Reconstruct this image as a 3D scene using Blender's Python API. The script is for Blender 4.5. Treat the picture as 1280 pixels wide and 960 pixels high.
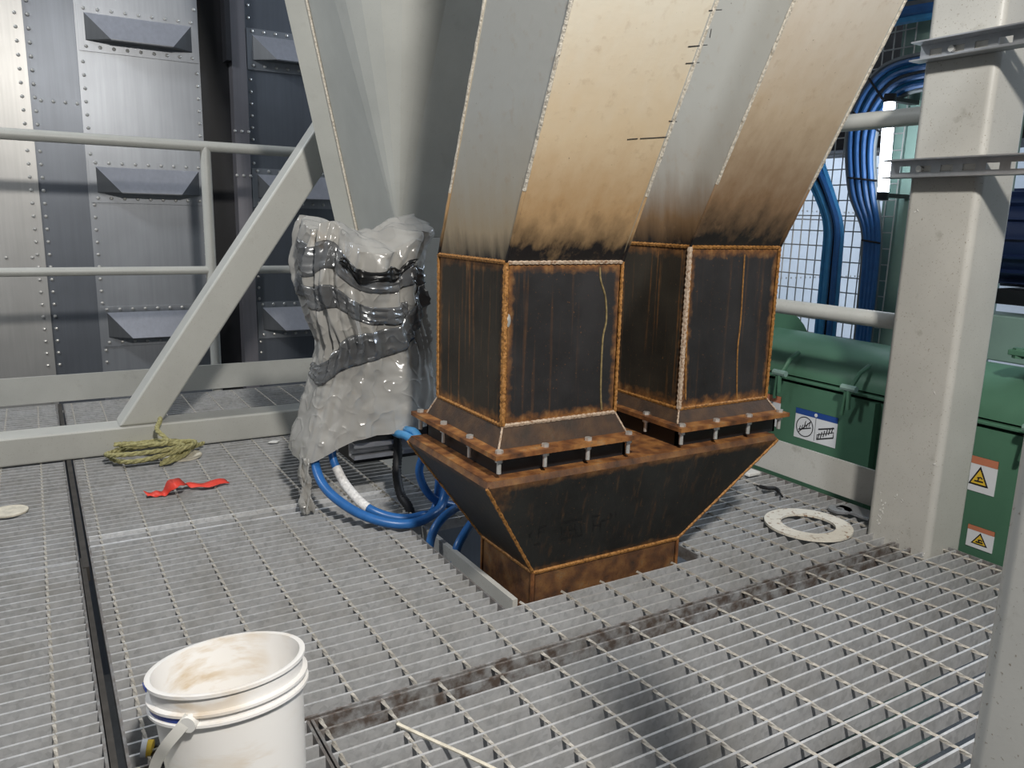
import bpy, bmesh, math, random
from mathutils import Vector, Matrix, noise
random.seed(7)
for o in list(bpy.data.objects): bpy.data.objects.remove(o)
C = bpy.context.scene.collection
SC = bpy.context.scene
PI = math.pi
# ------------------------------------------------------------------ camera
FPX, PIT, ROL, YAW, CH = 993.04, .2064, .0260, .5424, .7507
fw = Vector((math.sin(YAW)*math.cos(PIT), math.cos(YAW)*math.cos(PIT), -math.sin(PIT)))
r0 = Vector((math.cos(YAW), -math.sin(YAW), 0)); u0 = r0.cross(fw)
rt = math.cos(ROL)*r0+math.sin(ROL)*u0; up = -math.sin(ROL)*r0+math.cos(ROL)*u0
CP = Vector((0, 0, CH))
cam = bpy.data.cameras.new('camera'); cam.sensor_width = 36; cam.lens = FPX/1280*36; cam.clip_start = .02
co = bpy.data.objects.new('camera', cam); C.objects.link(co); SC.camera = co
co.matrix_world = Matrix(((rt.x, up.x, -fw.x, CP.x), (rt.y, up.y, -fw.y, CP.y), (rt.z, up.z, -fw.z, CP.z), (0, 0, 0, 1)))
def ray(x, y): return rt*((x-640)/FPX)-up*((y-480)/FPX)+fw
def onx(x, y, X): d = ray(x, y); return CP+d*(X/d.x)
def ony(x, y, Y): d = ray(x, y); return CP+d*(Y/d.y)
def onz(x, y, Z=0): d = ray(x, y); return CP+d*((Z-CH)/d.z)
# ------------------------------------------------------------------ light
w = bpy.data.worlds.new('world'); SC.world = w; w.use_nodes = True
w.node_tree.nodes['Background'].inputs[0].default_value = (.80, .88, 1, 1)
w.node_tree.nodes['Background'].inputs[1].default_value = .165
def area(name, loc, target, size, energy, color=(1, 1, 1)):
    l = bpy.data.lights.new(name, 'AREA'); l.shape = 'DISK'; l.size = size; l.energy = energy; l.color = color
    o = bpy.data.objects.new(name, l); C.objects.link(o); o.location = loc
    o.rotation_euler = (Vector(target)-Vector(loc)).to_track_quat('-Z', 'Y').to_euler(); return o
area('floodlight', (.28, -.42, 1.95), (.95, 1.6, .2), .17, 62, (1, .96, .90))
area('highbay_lamp', (-1.9, 2.7, 3.4), (-.3, 4.2, .8), .6, 85, (.92, .96, 1))
area('wall_fill_light', (5.6, .6, 3.4), (4.6, 4.2, .8), 1.2, 170, (.74, .85, 1))  # added fill light, unseen, brightens the white cladding wall
SC.view_settings.view_transform = 'Standard'; SC.view_settings.look = 'None'
SC.view_settings.exposure = 0.0; SC.view_settings.gamma = 1; SC.view_settings.use_curve_mapping = False
# ------------------------------------------------------------------ materials
class NT:
    def __init__(s, name):
        s.m = bpy.data.materials.new(name); s.m.use_nodes = True; s.t = s.m.node_tree
        s.b = s.t.nodes['Principled BSDF']; s.pos = None
    def n(s, k): return s.t.nodes.new(k)
    def put(s, sock, v):
        if hasattr(v, 'is_output'): s.t.links.new(v, sock)
        elif isinstance(v, (tuple, list)) and len(v) == 3 and sock.type == 'RGBA': sock.default_value = (*v, 1)
        else: sock.default_value = v
    def P(s, scale=(1, 1, 1)):
        if not s.pos: s.pos = s.n('ShaderNodeNewGeometry').outputs['Position']
        if scale == (1, 1, 1): return s.pos
        mp = s.n('ShaderNodeMapping'); s.put(mp.inputs['Vector'], s.pos); mp.inputs['Scale'].default_value = scale; return mp.outputs[0]
    def gen(s):
        sp = s.n('ShaderNodeSeparateXYZ'); s.put(sp.inputs[0], s.n('ShaderNodeTexCoord').outputs['Generated']); return sp.outputs
    def noise(s, sc, det=4, scale=(1, 1, 1), rough=.6):
        k = s.n('ShaderNodeTexNoise'); s.put(k.inputs['Vector'], s.P(scale)); k.inputs['Scale'].default_value = sc
        k.inputs['Detail'].default_value = det; k.inputs['Roughness'].default_value = rough; return k.outputs['Fac']
    def voro(s, sc):
        k = s.n('ShaderNodeTexVoronoi'); s.put(k.inputs['Vector'], s.P()); k.inputs['Scale'].default_value = sc; return k.outputs['Color']
    def ramp(s, f, stops):
        k = s.n('ShaderNodeValToRGB'); e = k.color_ramp.elements
        while len(e) < len(stops): e.new(.5)
        for a, (p, c) in zip(e, stops):
            a.position = p; a.color = (c, c, c, 1) if not isinstance(c, (tuple, list)) else (*c, 1)
        s.put(k.inputs[0], f); return k.outputs[0]
    def mix(s, f, a, b, mode='MIX'):
        k = s.n('ShaderNodeMix'); k.data_type = 'RGBA'; k.blend_type = mode
        s.put(k.inputs[0], f); s.put(k.inputs[6], a); s.put(k.inputs[7], b); return k.outputs[2]
    def mt(s, op, a, b=0, c=0):
        k = s.n('ShaderNodeMath'); k.operation = op
        for i, v in enumerate((a, b, c)): s.put(k.inputs[i], v)
        return k.outputs[0]
    def bump(s, h, st=.3, d=.005):
        k = s.n('ShaderNodeBump'); k.inputs['Strength'].default_value = st; k.inputs['Distance'].default_value = d
        s.put(k.inputs['Height'], h); s.put(s.b.inputs['Normal'], k.outputs[0])
    def done(s, col, rough=.5, metal=0, **kw):
        s.put(s.b.inputs['Base Color'], col); s.put(s.b.inputs['Roughness'], rough); s.put(s.b.inputs['Metallic'], metal)
        for a, v in kw.items(): s.put(s.b.inputs[a.replace('_', ' ')], v)
        return s.m
def plain(name, col, rough=.5, metal=0, var=.12, sc=30, **kw):
    t = NT(name); f = t.noise(sc)
    c = t.mix(t.ramp(f, [(.3, 0), (.7, 1)]), tuple(x*(1-var) for x in col), tuple(min(1, x*(1+var)) for x in col))
    t.bump(f, .12, .002)
    return t.done(c, rough, metal, **kw)
def painted(name, col, speck=.5, dirt=(.2, .16, .11)):
    t = NT(name); big = t.noise(5); fine = t.noise(260, 2)
    c = t.mix(t.ramp(big, [(.35, 0), (.7, 1)]), tuple(x*.86 for x in col), col)
    c = t.mix(t.mt('MULTIPLY', t.ramp(fine, [(.64, 0), (.72, 1)]), speck), c, dirt)
    st = t.noise(14, 6); c = t.mix(t.mt('MULTIPLY', t.ramp(st, [(.62, 0), (.78, 1)]), speck*.7), c, tuple(x*.7 for x in dirt))
    t.bump(fine, .06, .001); return t.done(c, .42)
def galv(name, dark=1.0, rust=0.0):
    t = NT(name); v = t.voro(120); f = t.noise(55, 5); g = t.noise(9, 3)
    c = t.mix(v, (.40*dark, .405*dark, .41*dark), (.58*dark, .585*dark, .59*dark))
    c = t.mix(t.ramp(f, [(.4, 0), (.75, 1)]), c, (.60*dark, .60*dark, .60*dark))
    c = t.mix(t.mt('MULTIPLY', t.ramp(g, [(.45, 0), (.75, 1)]), .35), c, (.27, .245, .20))
    if rust: c = t.mix(t.mt('MULTIPLY', t.ramp(t.noise(38, 5), [(.38, 0), (.62, 1)]), rust), c, (.085, .05, .03))
    t.bump(f, .2, .002); return t.done(c, .55, .35)
M = {}
M['bar'] = galv('galvanised_steel'); M['bar_rust'] = galv('galvanised_rusted', .75, .85); M['bar_worn'] = galv('galvanised_worn', 1.45)
M['bar_top'] = plain('worn_cross_rod', (.44, .41, .36), .5, .3, .2, 90)
M['band_rust'] = galv('grimy_galvanised', .5, .5)
M['seam'] = plain('grimy_band_steel', (.05, .045, .04), .7, .2, .3)
M['grey'] = painted('grey_paint', (.55, .55, .51), .35); M['grey_dirty'] = painted('grey_paint_speckled', (.53, .52, .48), .8)
M['grey_dark'] = painted('grey_paint_hopper', (.46, .47, .44), .2)
M['green'] = painted('green_paint', (.085, .20, .125), .15, (.03, .06, .04)); M['green2'] = painted('pale_green_paint', (.24, .36, .31), .1, (.05, .09, .07))
M['white_panel'] = plain('white_cladding', (.72, .76, .80), .5, 0, .08, 3)
M['dark'] = plain('dark_steel', (.03, .03, .034), .5, .4); M['black'] = plain('black_rubber', (.012, .012, .013), .6)
M['ground'] = plain('dark_concrete', (.10, .10, .10), .9)
M['blue'] = plain('blue_cable_jacket', (.025, .13, .37), .35); M['blue2'] = plain('light_blue_cable_jacket', (.06, .31, .62), .35)
M['greyc'] = plain('grey_cable_jacket', (.22, .24, .25), .45); M['whitew'] = plain('white_tape_wrap', (.72, .70, .67), .8, 0, .25, 120)
M['zinc'] = plain('zinc_plated_bolt', (.62, .61, .58), .35, .6); M['strut'] = plain('strut_steel', (.42, .43, .45), .4, .7)
M['rust_weld'] = None
def weld(name, a, b):
    t = NT(name); f = t.noise(180, 4); c = t.ramp(f, [(.3, a), (.5, b), (.76, tuple(min(1, x*1.3+.05) for x in b))]); t.bump(f, .6, .004); return t.done(c, .6, .2)
M['weld'] = weld('rusty_weld', (.08, .032, .008), (.34, .155, .035)); M['weld_white'] = weld('bright_weld', (.20, .09, .035), (.46, .36, .27))
M['weld_paint'] = weld('painted_weld', (.38, .33, .26), (.66, .61, .52))
def rustplate(name, ax, amt=.5, base=(.013, .0125, .013), streak=.5):
    """mill scale plate: rust creeping in from the seams and running down in streaks"""
    t = NT(name); g = t.gen(); e1 = t.mt('ABSOLUTE', t.mt('SUBTRACT', g[ax], .5)); e2 = t.mt('ABSOLUTE', t.mt('SUBTRACT', g[2], .5))
    e = t.mt('MULTIPLY', t.mt('MAXIMUM', e1, e2), 2)
    n1 = t.noise(42, 6); n2 = t.noise(1, 5, (90, 90, 2.2)); n3 = t.noise(220, 3)
    edge = t.ramp(t.mt('ADD', e, t.mt('MULTIPLY', t.mt('SUBTRACT', n1, .5), .22)), [(.86, 0), (1.0, 1)])
    st = t.mt('MULTIPLY', t.ramp(n2, [(.56, 0), (.72, 1)]), streak)
    fl = t.mt('MULTIPLY', t.ramp(n3, [(.66, 0), (.74, 1)]), .35)
    f = t.mt('MINIMUM', t.mt('ADD', t.mt('ADD', t.mt('MULTIPLY', edge, amt), st), fl), 1)
    c = t.mix(t.ramp(t.noise(7), [(.3, 0), (.7, 1)]), base, tuple(x*2.3 for x in base))
    c = t.mix(f, c, t.ramp(n1, [(.3, (.10, .035, .008)), (.55, (.34, .14, .035)), (.75, (.42, .25, .10))]))
    t.bump(n1, .15, .003); return t.done(c, .55, 0, Specular_IOR_Level=.3)
M['plate_f'] = rustplate('mill_scale_front', 0, .75, streak=.14); M['plate_s'] = rustplate('mill_scale_side', 1, .6, (.018, .015, .011), .65)
M['plate_h'] = rustplate('mill_scale_hopper', 0, .38, (.011, .0112, .0105), .12)
def rusty(name, amt=1.0):
    t = NT(name); a = t.noise(30, 6); b = t.noise(120, 4)
    c = t.ramp(a, [(.28, (.035, .016, .008)), (.46, (.17, .062, .016)), (.62, (.34, .15, .04)), (.8, (.40, .28, .15))])
    c = t.mix(t.ramp(b, [(.5, 0), (.75, .6)]), c, (.04, .03, .025)); c = t.mix(1-amt, c, (.03, .022, .016)); t.bump(b, .4, .003); return t.done(c, .7)
M['skirt'] = rusty('rusty_black_skirt', .15); M['rust'] = rusty('orange_rust'); M['rust_dark'] = rusty('dark_rust', .5)
def scorch(name, z0, base, tan, h, brown):
    """heat-scorched paint: char next to the weld, brown, tan, then clean paint further up"""
    t = NT(name); sp = t.n('ShaderNodeSeparateXYZ'); t.put(sp.inputs[0], t.P())
    n1 = t.noise(6, 6); n2 = t.noise(1, 4, (34, 34, 4)); n3 = t.noise(45, 5)
    d = t.mt('DIVIDE', t.mt('SUBTRACT', sp.outputs[2], z0), h)
    d = t.mt('ADD', d, t.mt('MULTIPLY', t.mt('SUBTRACT', n1, .5), .20)); d = t.mt('ADD', d, t.mt('MULTIPLY', t.mt('SUBTRACT', n2, .5), .26))
    c = t.ramp(d, [(.035, (.012, .010, .010)), (.09, tuple(x*.4 for x in brown)), (.22, brown), (.55, tan), (1.0, base)])
    c = t.mix(t.mt('MULTIPLY', t.ramp(n3, [(.58, 0), (.75, 1)]), .3), c, (.34, .22, .12))
    s2 = t.noise(1, 5, (120, 120, 120)); c = t.mix(t.ramp(s2, [(.70, 0), (.74, .7)]), c, (.10, .07, .05))
    t.bump(n3, .12, .004); return t.done(c, .42)
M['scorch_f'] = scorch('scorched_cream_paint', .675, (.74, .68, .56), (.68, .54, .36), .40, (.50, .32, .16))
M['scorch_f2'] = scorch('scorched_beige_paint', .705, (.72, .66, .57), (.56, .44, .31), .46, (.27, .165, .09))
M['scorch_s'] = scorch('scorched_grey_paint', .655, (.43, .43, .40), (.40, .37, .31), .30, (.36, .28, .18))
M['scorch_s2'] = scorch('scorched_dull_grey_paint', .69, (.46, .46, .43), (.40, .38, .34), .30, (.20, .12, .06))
def duct(name, col, var=.18, metal=.55, rough=.38):
    t = NT(name); f = t.noise(1, 4, (60, 60, 2.5)); g = t.noise(2.2, 3)
    c = t.mix(f, tuple(x*(1-var) for x in col), tuple(x*(1+var) for x in col)); c = t.mix(t.ramp(g, [(.35, 0), (.7, .5)]), c, tuple(x*.6 for x in col))
    t.bump(f, .05, .002); return t.done(c, rough, metal)
M['duct'] = duct('brushed_steel_sheet', (.33, .345, .37)); M['duct_dark'] = duct('dark_steel_sheet', (.17, .185, .21)); M['duct_light'] = duct('lit_steel_sheet', (.50, .49, .47))  # left sheet's reflected light is put into its lighter colour
M['ledge'] = duct('steel_ledge_lit', (.50, .51, .56)); M['ledge_end'] = duct('steel_ledge_shaded', (.16, .165, .17)); M['flange_purple'] = duct('tarnished_steel_strip', (.26, .25, .27)); M['blackcol'] = plain('black_steel_column', (.012, .012, .014), .5)  # ledge tops coloured as lit from above, ends and undersides as shaded
def bagmat(name, col, rough=.22, al=1.0, sc=24):
    t = NT(name); f = t.noise(sc, 6); g = t.noise(5, 3)
    c = t.mix(t.ramp(g, [(.35, 0), (.7, 1)]), tuple(x*.78 for x in col), tuple(min(1, x*1.12) for x in col))
    c = t.mix(t.ramp(t.noise(9, 6), [(.62, 0), (.78, .5)]), c, (.36, .26, .16)); h = t.mt('ABSOLUTE', t.mt('SUBTRACT', t.noise(16, 1), .5)); h2 = t.mt('POWER', t.mt('SUBTRACT', 1, t.mt('MULTIPLY', h, 4)), 6); t.bump(h2, .35, .006)
    return t.done(c, rough, 0, Alpha=al, Transmission_Weight=0)
M['bag'] = bagmat('grey_translucent_plastic', (.38, .37, .345), .17, .90); M['tape'] = bagmat('silver_duct_tape', (.20, .205, .21), .25, 1, 40)
M['tape'].node_tree.nodes['Principled BSDF'].inputs['Metallic'].default_value = .55
M['char'] = plain('charred_plastic', (.01, .01, .01), .35)
def bucketmat():
    t = NT('white_stained_plastic'); a = t.noise(1, 5, (7, 7, 26)); b = t.noise(5, 3)
    f = t.mt('MULTIPLY', t.ramp(a, [(.50, 0), (.62, 1)]), t.ramp(b, [(.47, 0), (.60, .8)]))
    return t.done(t.mix(f, (.78, .76, .73), (.55, .42, .26)), .38, 0, Subsurface_Weight=.0)
M['bucket'] = bucketmat(); M['white'] = plain('white_plastic', (.76, .75, .72), .4, 0, .05); M['handle'] = plain('grey_plastic_strap', (.58, .57, .53), .4, 0, .06)
M['bluepl'] = plain('blue_plastic', (.02, .05, .28), .4)
M['rope'] = plain('yellow_rope', (.36, .33, .15), .8, 0, .35, 140); M['red'] = plain('red_ribbon', (.80, .065, .04), .5, 0, .12); M['cream'] = plain('dirty_cream_paint', (.66, .61, .50), .6, 0, .2, 60)
def ringmat():
    t = NT('rust_speckled_white'); f = t.noise(70, 5); return t.done(t.mix(t.ramp(f, [(.56, 0), (.66, .85)]), (.70, .66, .57), (.24, .12, .05)), .55)
M['ring'] = ringmat()
M['sign_white'] = plain('sign_white', (.74, .75, .77), .4, 0, .02); M['sign_blue'] = plain('sign_blue', (.02, .07, .28), .4, 0, .02); M['sign_orange'] = plain('sign_orange', (.55, .20, .11), .4, 0, .02)
M['sign_yellow'] = plain('sign_yellow', (.75, .50, .05), .4, 0, .02); M['ink'] = plain('sign_ink', (.012, .012, .015), .5, 0, .02); M['navy'] = plain('navy_motor_paint', (.01, .022, .07), .4)
M['mark'] = plain('stamped_mark', (.006, .006, .006), .6); M['yel'] = plain('yellowed_flat_bar', (.52, .48, .33), .6, 0, .2)
t = NT('lamp_tube'); t.b.inputs['Emission Color'].default_value = (.82, .9, 1, 1); t.b.inputs['Emission Strength'].default_value = 13; M['tube'] = t.done((.9, .9, .9))
# ------------------------------------------------------------------ mesh helpers
class MB:
    def __init__(s): s.v = []; s.f = []; s.sm = False
    def add(s, vs, fs):
        k = len(s.v); s.v += [tuple(v) for v in vs]; s.f += [tuple(i+k for i in f) for f in fs]; return s
    def box(s, a, b, mat=None):
        x0, y0, z0 = a; x1, y1, z1 = b
        vs = [(x0, y0, z0), (x1, y0, z0), (x1, y1, z0), (x0, y1, z0), (x0, y0, z1), (x1, y0, z1), (x1, y1, z1), (x0, y1, z1)]
        if mat: vs = [mat@Vector(v) for v in vs]
        return s.add(vs, [(0, 3, 2, 1), (4, 5, 6, 7), (0, 1, 5, 4), (1, 2, 6, 5), (2, 3, 7, 6), (3, 0, 4, 7)])
    def quadprism(s, q, thick):
        """q: 4 outer points, thickened along minus their normal"""
        q = [Vector(p) for p in q]; n = (q[1]-q[0]).cross(q[3]-q[0]).normalized()*thick
        return s.add(q+[p-n for p in q], [(0, 1, 2, 3), (7, 6, 5, 4), (0, 4, 5, 1), (1, 5, 6, 2), (2, 6, 7, 3), (3, 7, 4, 0)])
    def tube(s, pts, r, seg=8, cap=True, closed=False):
        pts = [Vector(p) for p in pts]; n = len(pts); s.sm = True
        rr = r if isinstance(r, (list, tuple)) else [r]*n
        vs = []; prev = None
        for i, p in enumerate(pts):
            a = pts[(i-1) % n] if (closed or i) else p; b = pts[(i+1) % n] if (closed or i < n-1) else p
            d = (b-a).normalized()
            if prev is None:
                x = d.orthogonal().normalized()
            else:
                x = (prev-d*prev.dot(d)); x = x.normalized() if x.length > 1e-6 else d.orthogonal().normalized()
            prev = x; y = d.cross(x)
            vs += [p+(x*math.cos(2*PI*k/seg)+y*math.sin(2*PI*k/seg))*rr[i] for k in range(seg)]
        fs = []
        for i in range(n if closed else n-1):
            for k in range(seg):
                a = i*seg+k; b = i*seg+(k+1) % seg; j = ((i+1) % n)*seg
                fs.append((a, b, j+(k+1) % seg, j+k))
        if cap and not closed: fs += [tuple(range(seg-1, -1, -1)), tuple((n-1)*seg+k for k in range(seg))]
        return s.add(vs, fs)
    def lathe(s, prof, mat, seg=40, closed=True):
        s.sm = True; n = len(prof)
        vs = [mat@Vector((r*math.cos(2*PI*k/seg), r*math.sin(2*PI*k/seg), z)) for r, z in prof for k in range(seg)]
        fs = [(i*seg+k, i*seg+(k+1) % seg, (i+1)*seg+(k+1) % seg, (i+1)*seg+k) for i in range(n-1) for k in range(seg)]
        if closed: fs += [tuple(range(seg-1, -1, -1)), tuple((n-1)*seg+k for k in range(seg))]
        return s.add(vs, fs)
    def ring(s, c, r0, r1, h, seg=40):
        c = Vector(c); m = Matrix.Translation(c)
        pr = [(r0, 0), (r1, 0), (r1, h), (r0, h)]
        vs = [m@Vector((r*math.cos(2*PI*k/seg), r*math.sin(2*PI*k/seg), z)) for r, z in pr for k in range(seg)]
        return s.add(vs, [(i*seg+k, i*seg+(k+1) % seg, ((i+1) % 4)*seg+(k+1) % seg, ((i+1) % 4)*seg+k) for i in range(4) for k in range(seg)])
    def poly(s, pts, ext):
        """extrude a planar polygon by the vector ext"""
        n = len(pts); e = Vector(ext); pts = [Vector(p) for p in pts]
        return s.add(pts+[p+e for p in pts], [tuple(range(n)), tuple(range(2*n-1, n-1, -1))]+[(i, i+n, (i+1) % n+n, (i+1) % n) for i in range(n)])
    def mesh(s, name, mat, smooth=None):
        me = bpy.data.meshes.new(name); me.from_pydata(s.v, [], s.f); me.materials.append(M[mat] if isinstance(mat, str) else mat)
        bm = bmesh.new(); bm.from_mesh(me); bmesh.ops.recalc_face_normals(bm, faces=bm.faces); bm.to_mesh(me); bm.free()
        if s.sm if smooth is None else smooth:
            me.polygons.foreach_set('use_smooth', [True]*len(me.polygons))
            try: me.set_sharp_from_angle(angle=math.radians(40))
            except Exception: pass
        return me
    def build(s, name, mat, parent=None, bevel=0, smooth=None, kind=None):
        o = bpy.data.objects.new(name, s.mesh(name, mat, smooth)); C.objects.link(o); o.parent = parent
        if bevel:
            b = o.modifiers.new('bevel', 'BEVEL'); b.width = bevel; b.segments = 3; b.limit_method = 'ANGLE'
            for p in o.data.polygons: p.use_smooth = True
            o.data.set_sharp_from_angle(angle=math.radians(60)) if False else None
            o.modifiers.new('wn', 'WEIGHTED_NORMAL')
        if kind: o['kind'] = kind
        return o
def tag(o, label, cat=None, group=None, kind=None):
    o['label'] = label
    if cat: o['category'] = cat
    if group: o['group'] = group
    if kind: o['kind'] = kind
    return o
def thing(name, loc, label, cat=None, group=None, kind=None):
    o = bpy.data.objects.new(name, None); C.objects.link(o); o.empty_display_size = .05
    return tag(o, label, cat, group, kind)          # world-space children: the Empty stays at the origin of the place
def inst(name, me, loc, parent, rot=None):
    o = bpy.data.objects.new(name, me); C.objects.link(o); o.location = loc; o.parent = parent
    if rot: o.rotation_euler = rot
    return o
def spline(pts, n=8):
    """Catmull-Rom through pts"""
    pts = [Vector(p) for p in pts]; out = []
    for i in range(len(pts)-1):
        a = pts[max(i-1, 0)]; b = pts[i]; c = pts[i+1]; d = pts[min(i+2, len(pts)-1)]
        for k in range(n):
            u = k/n; out.append(.5*((2*b)+(c-a)*u+(2*a-5*b+4*c-d)*u*u+(3*b-a-3*c+d)*u**3))
    return out+[pts[-1]]
def rivet(mb, p, n, r=.008):
    n = Vector(n).normalized(); x = n.orthogonal().normalized(); y = n.cross(x); p = Vector(p); vs = []
    for rr, h in ((1, 0), (.75, .5)): vs += [p+(x*math.cos(2*PI*k/6)+y*math.sin(2*PI*k/6))*r*rr+n*r*h for k in range(6)]
    vs.append(p+n*r*.7); mb.add(vs, [(k, (k+1) % 6, 6+(k+1) % 6, 6+k) for k in range(6)]+[(6+k, 6+(k+1) % 6, 12) for k in range(6)])
# ------------------------------------------------------------------ floor of steel grating
BH, BT, PX, PY = .027, .0042, .1, .0303
rodcache = {}
def rod_mesh(L):
    """twisted square rod along Y"""
    k = round(L, 3)
    if k not in rodcache:
        mb = MB(); n = max(2, int(L/.009)); r = .0034; vs = []
        for i in range(n+1):
            a = i*PI/7.0
            vs += [(r*math.cos(a+q*PI/2), i*L/n, r*math.sin(a+q*PI/2)) for q in range(4)]
        mb.add(vs, [(i*4+q, i*4+(q+1) % 4, i*4+4+(q+1) % 4, i*4+4+q) for i in range(n) for q in range(4)])
        rodcache[k] = mb.mesh('cross_rod', 'bar_top', False)
    return rodcache[k]
barcache = {}
def bar_mesh(L, mat='bar'):
    k = (round(L, 3), mat)
    if k not in barcache: barcache[k] = MB().box((0, -BT/2, -BH), (L, BT/2, 0)).mesh('bearing_bar', mat, False)
    return barcache[k]
def panel(label, x0, x1, y0, y1, xr0, hole=None, rustrows=(), wornrows=(), band='band_rust'):
    root = thing('floor', None, label, kind='structure')
    n = int(round((y1-y0)/PY)); py = (y1-y0)/n
    for i in range(n+1):
        y = y0+py*i; segs = [(x0, x1)]
        if hole and hole[2] < y < hole[3]: segs = [(x0, hole[0]), (hole[1], x1)]
        m = 'bar_rust' if i in rustrows else 'bar_worn' if i in wornrows else 'bar'
        for a, b in segs: inst('bearing_bar', bar_mesh(b-a, m), (a, y, random.uniform(-.0006, .0006)), root)
    x = xr0
    while x < x1-.01:
        if x > x0+.01:
            segs = [(y0, y1)]
            if hole and hole[0] < x < hole[1]: segs = [(y0, hole[2]), (hole[3], y1)]
            for a, b in segs:
                if b-a > .03: inst('cross_rod', rod_mesh(b-a), (x, a, -.0026), root)
        x += PX
    def bandbar(x, a, b):
        MB().box((x-BT/2, a, -BH), (x+BT/2, b, .0005)).build('band_bar', band, root)
    bandbar(x0, y0, y1); bandbar(x1, y0, y1)
    if hole:
        bandbar(hole[0], hole[2]-.012, hole[3]); bandbar(hole[1], hole[2], hole[3])
    return root
HX0, HX1, HY0, HY1 = .737, 1.262, 1.243, 1.70
panel('near steel grating panel at the lower right, open bearing bars and twisted rods', .305, 1.838, .30, 1.066, .317, rustrows=(24, 25))
panel('middle steel grating panel cut out around the black hopper outlet', .056, 1.885, 1.076, 1.915, .082, hole=(HX0, HX1, HY0, HY1), rustrows=(0,))
panel('far steel grating panel running under the grey floor beam', .056, 1.885, 1.922, 3.455, .082, wornrows=(0, 2))
panel('left steel grating panel beside the dark seam, nearer half', -.95, .030, .55, 1.842, -.93)
panel('left steel grating panel beside the dark seam, farther half', -.95, .030, 1.85, 3.455, -.93)
seam = thing('trim_1', None, 'dark grimy gap strip between two grating panels', kind='structure')
MB().box((.034, 1.085, -.03), (.043, 1.86, .001)).build('band_bar', 'seam', seam); MB().box((.037, 1.80, -.03), (.049, 3.45, .003)).build('band_bar', 'seam', seam)
g = MB().box((-6, -4, -1.62), (8, 7, -1.6)).build('ground', 'ground'); tag(g, 'dark concrete ground far below the grating', kind='structure')
# near left: small panel pieces under the bucket
panel('small steel grating piece under the white bucket', .10, .298, .55, 1.066, .195)
o = MB().box((.034, .70, -.03), (.047, 1.078, .004)).build('flat_bar', 'yel'); tag(o, 'yellowed flat bar in the floor gap, the left of two beside the bucket', 'flat bar', 'yellowed flat bars')
o = MB().box((.053, .70, -.03), (.068, 1.070, .004)).build('flat_bar', 'yel'); tag(o, 'yellowed flat bar in the floor gap, the one closer to the bucket', 'flat bar', 'yellowed flat bars')
# support steel below the floor
b = thing('support_beam', None, 'pale grey steel beam below the floor opening beside the outlet', 'beam')
MB().box((.774, 1.26, -.25), (.786, 2.09, -.004)).build('web', 'grey_dirty', b); MB().box((.786, 1.26, -.26), (.83, 2.09, -.25)).build('flange', 'grey_dirty', b)
# ------------------------------------------------------------------ hopper with outlet (black box under the two chutes)
hp = thing('transfer_hopper', None, 'black rust-edged steel hopper standing in the floor opening below two chutes', 'hopper')
ox0, ox1, oy0, oy1, oz = .822, 1.212, 1.262, 1.475, .044
tx0, tx1, ty0, ty1, tz = .682, 1.458, 1.212, 1.575, .272
O = [(ox0, oy0), (ox1, oy0), (ox1, oy1), (ox0, oy1)]; T = [(tx0, ty0), (tx1, ty0), (tx1, ty1), (tx0, ty1)]
nm = ['front_plate', 'side_plate', 'back_plate', 'side_plate']
for i in range(4):
    j = (i+1) % 4
    q = [(*O[i], oz), (*O[j], oz), (*T[j], tz-.012), (*T[i], tz-.012)]
    MB().quadprism(q, .006).build(nm[i], 'plate_h' if i in (0, 2) else 'plate_s2' if 'plate_s2' in M else 'plate_s' if i == 1 else 'plate_h', hp)
    MB().quadprism([(*O[i], -.06), (*O[j], -.06), (*O[j], oz), (*O[i], oz)], .006).build('outlet_plate', 'rust_dark', hp)
    MB().tube([(*O[i], -.06), (*O[i], oz)], .0045, 6).build('weld_bead', 'rust', hp)
    MB().tube([(*O[i], oz), (*O[j], oz)], .0045, 6).build('weld_bead', 'weld', hp)
    pts = [Vector((*O[i], oz)).lerp(Vector((*T[i], tz-.012)), k/24) for k in range(25)]
    MB().tube(pts, [.003+.0012*(k % 2) for k in range(25)], 6).build('weld_bead', 'weld', hp)
MB().quadprism([(tx0, ty0, tz-.012), (tx1, ty0, tz-.012), (tx1-.006, ty0+.008, tz), (tx0+.006, ty0+.008, tz)], .004).build('rim_lip', 'rust_dark', hp)
MB().quadprism([(tx0, ty1, tz-.012), (tx0, ty0, tz-.012), (tx0+.006, ty0+.008, tz), (tx0+.006, ty1-.008, tz)], .004).build('rim_lip', 'rust_dark', hp)
MB().box((tx0+.005, ty0+.007, tz-.008), (tx1-.005, ty1-.007, tz)).build('top_plate', 'rust', hp)
MB().box((ox0-.03, oy0-.006, -.07), (ox1+.03, oy1+.03, -.058)).build('outlet_flange', 'rust', hp)
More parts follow.
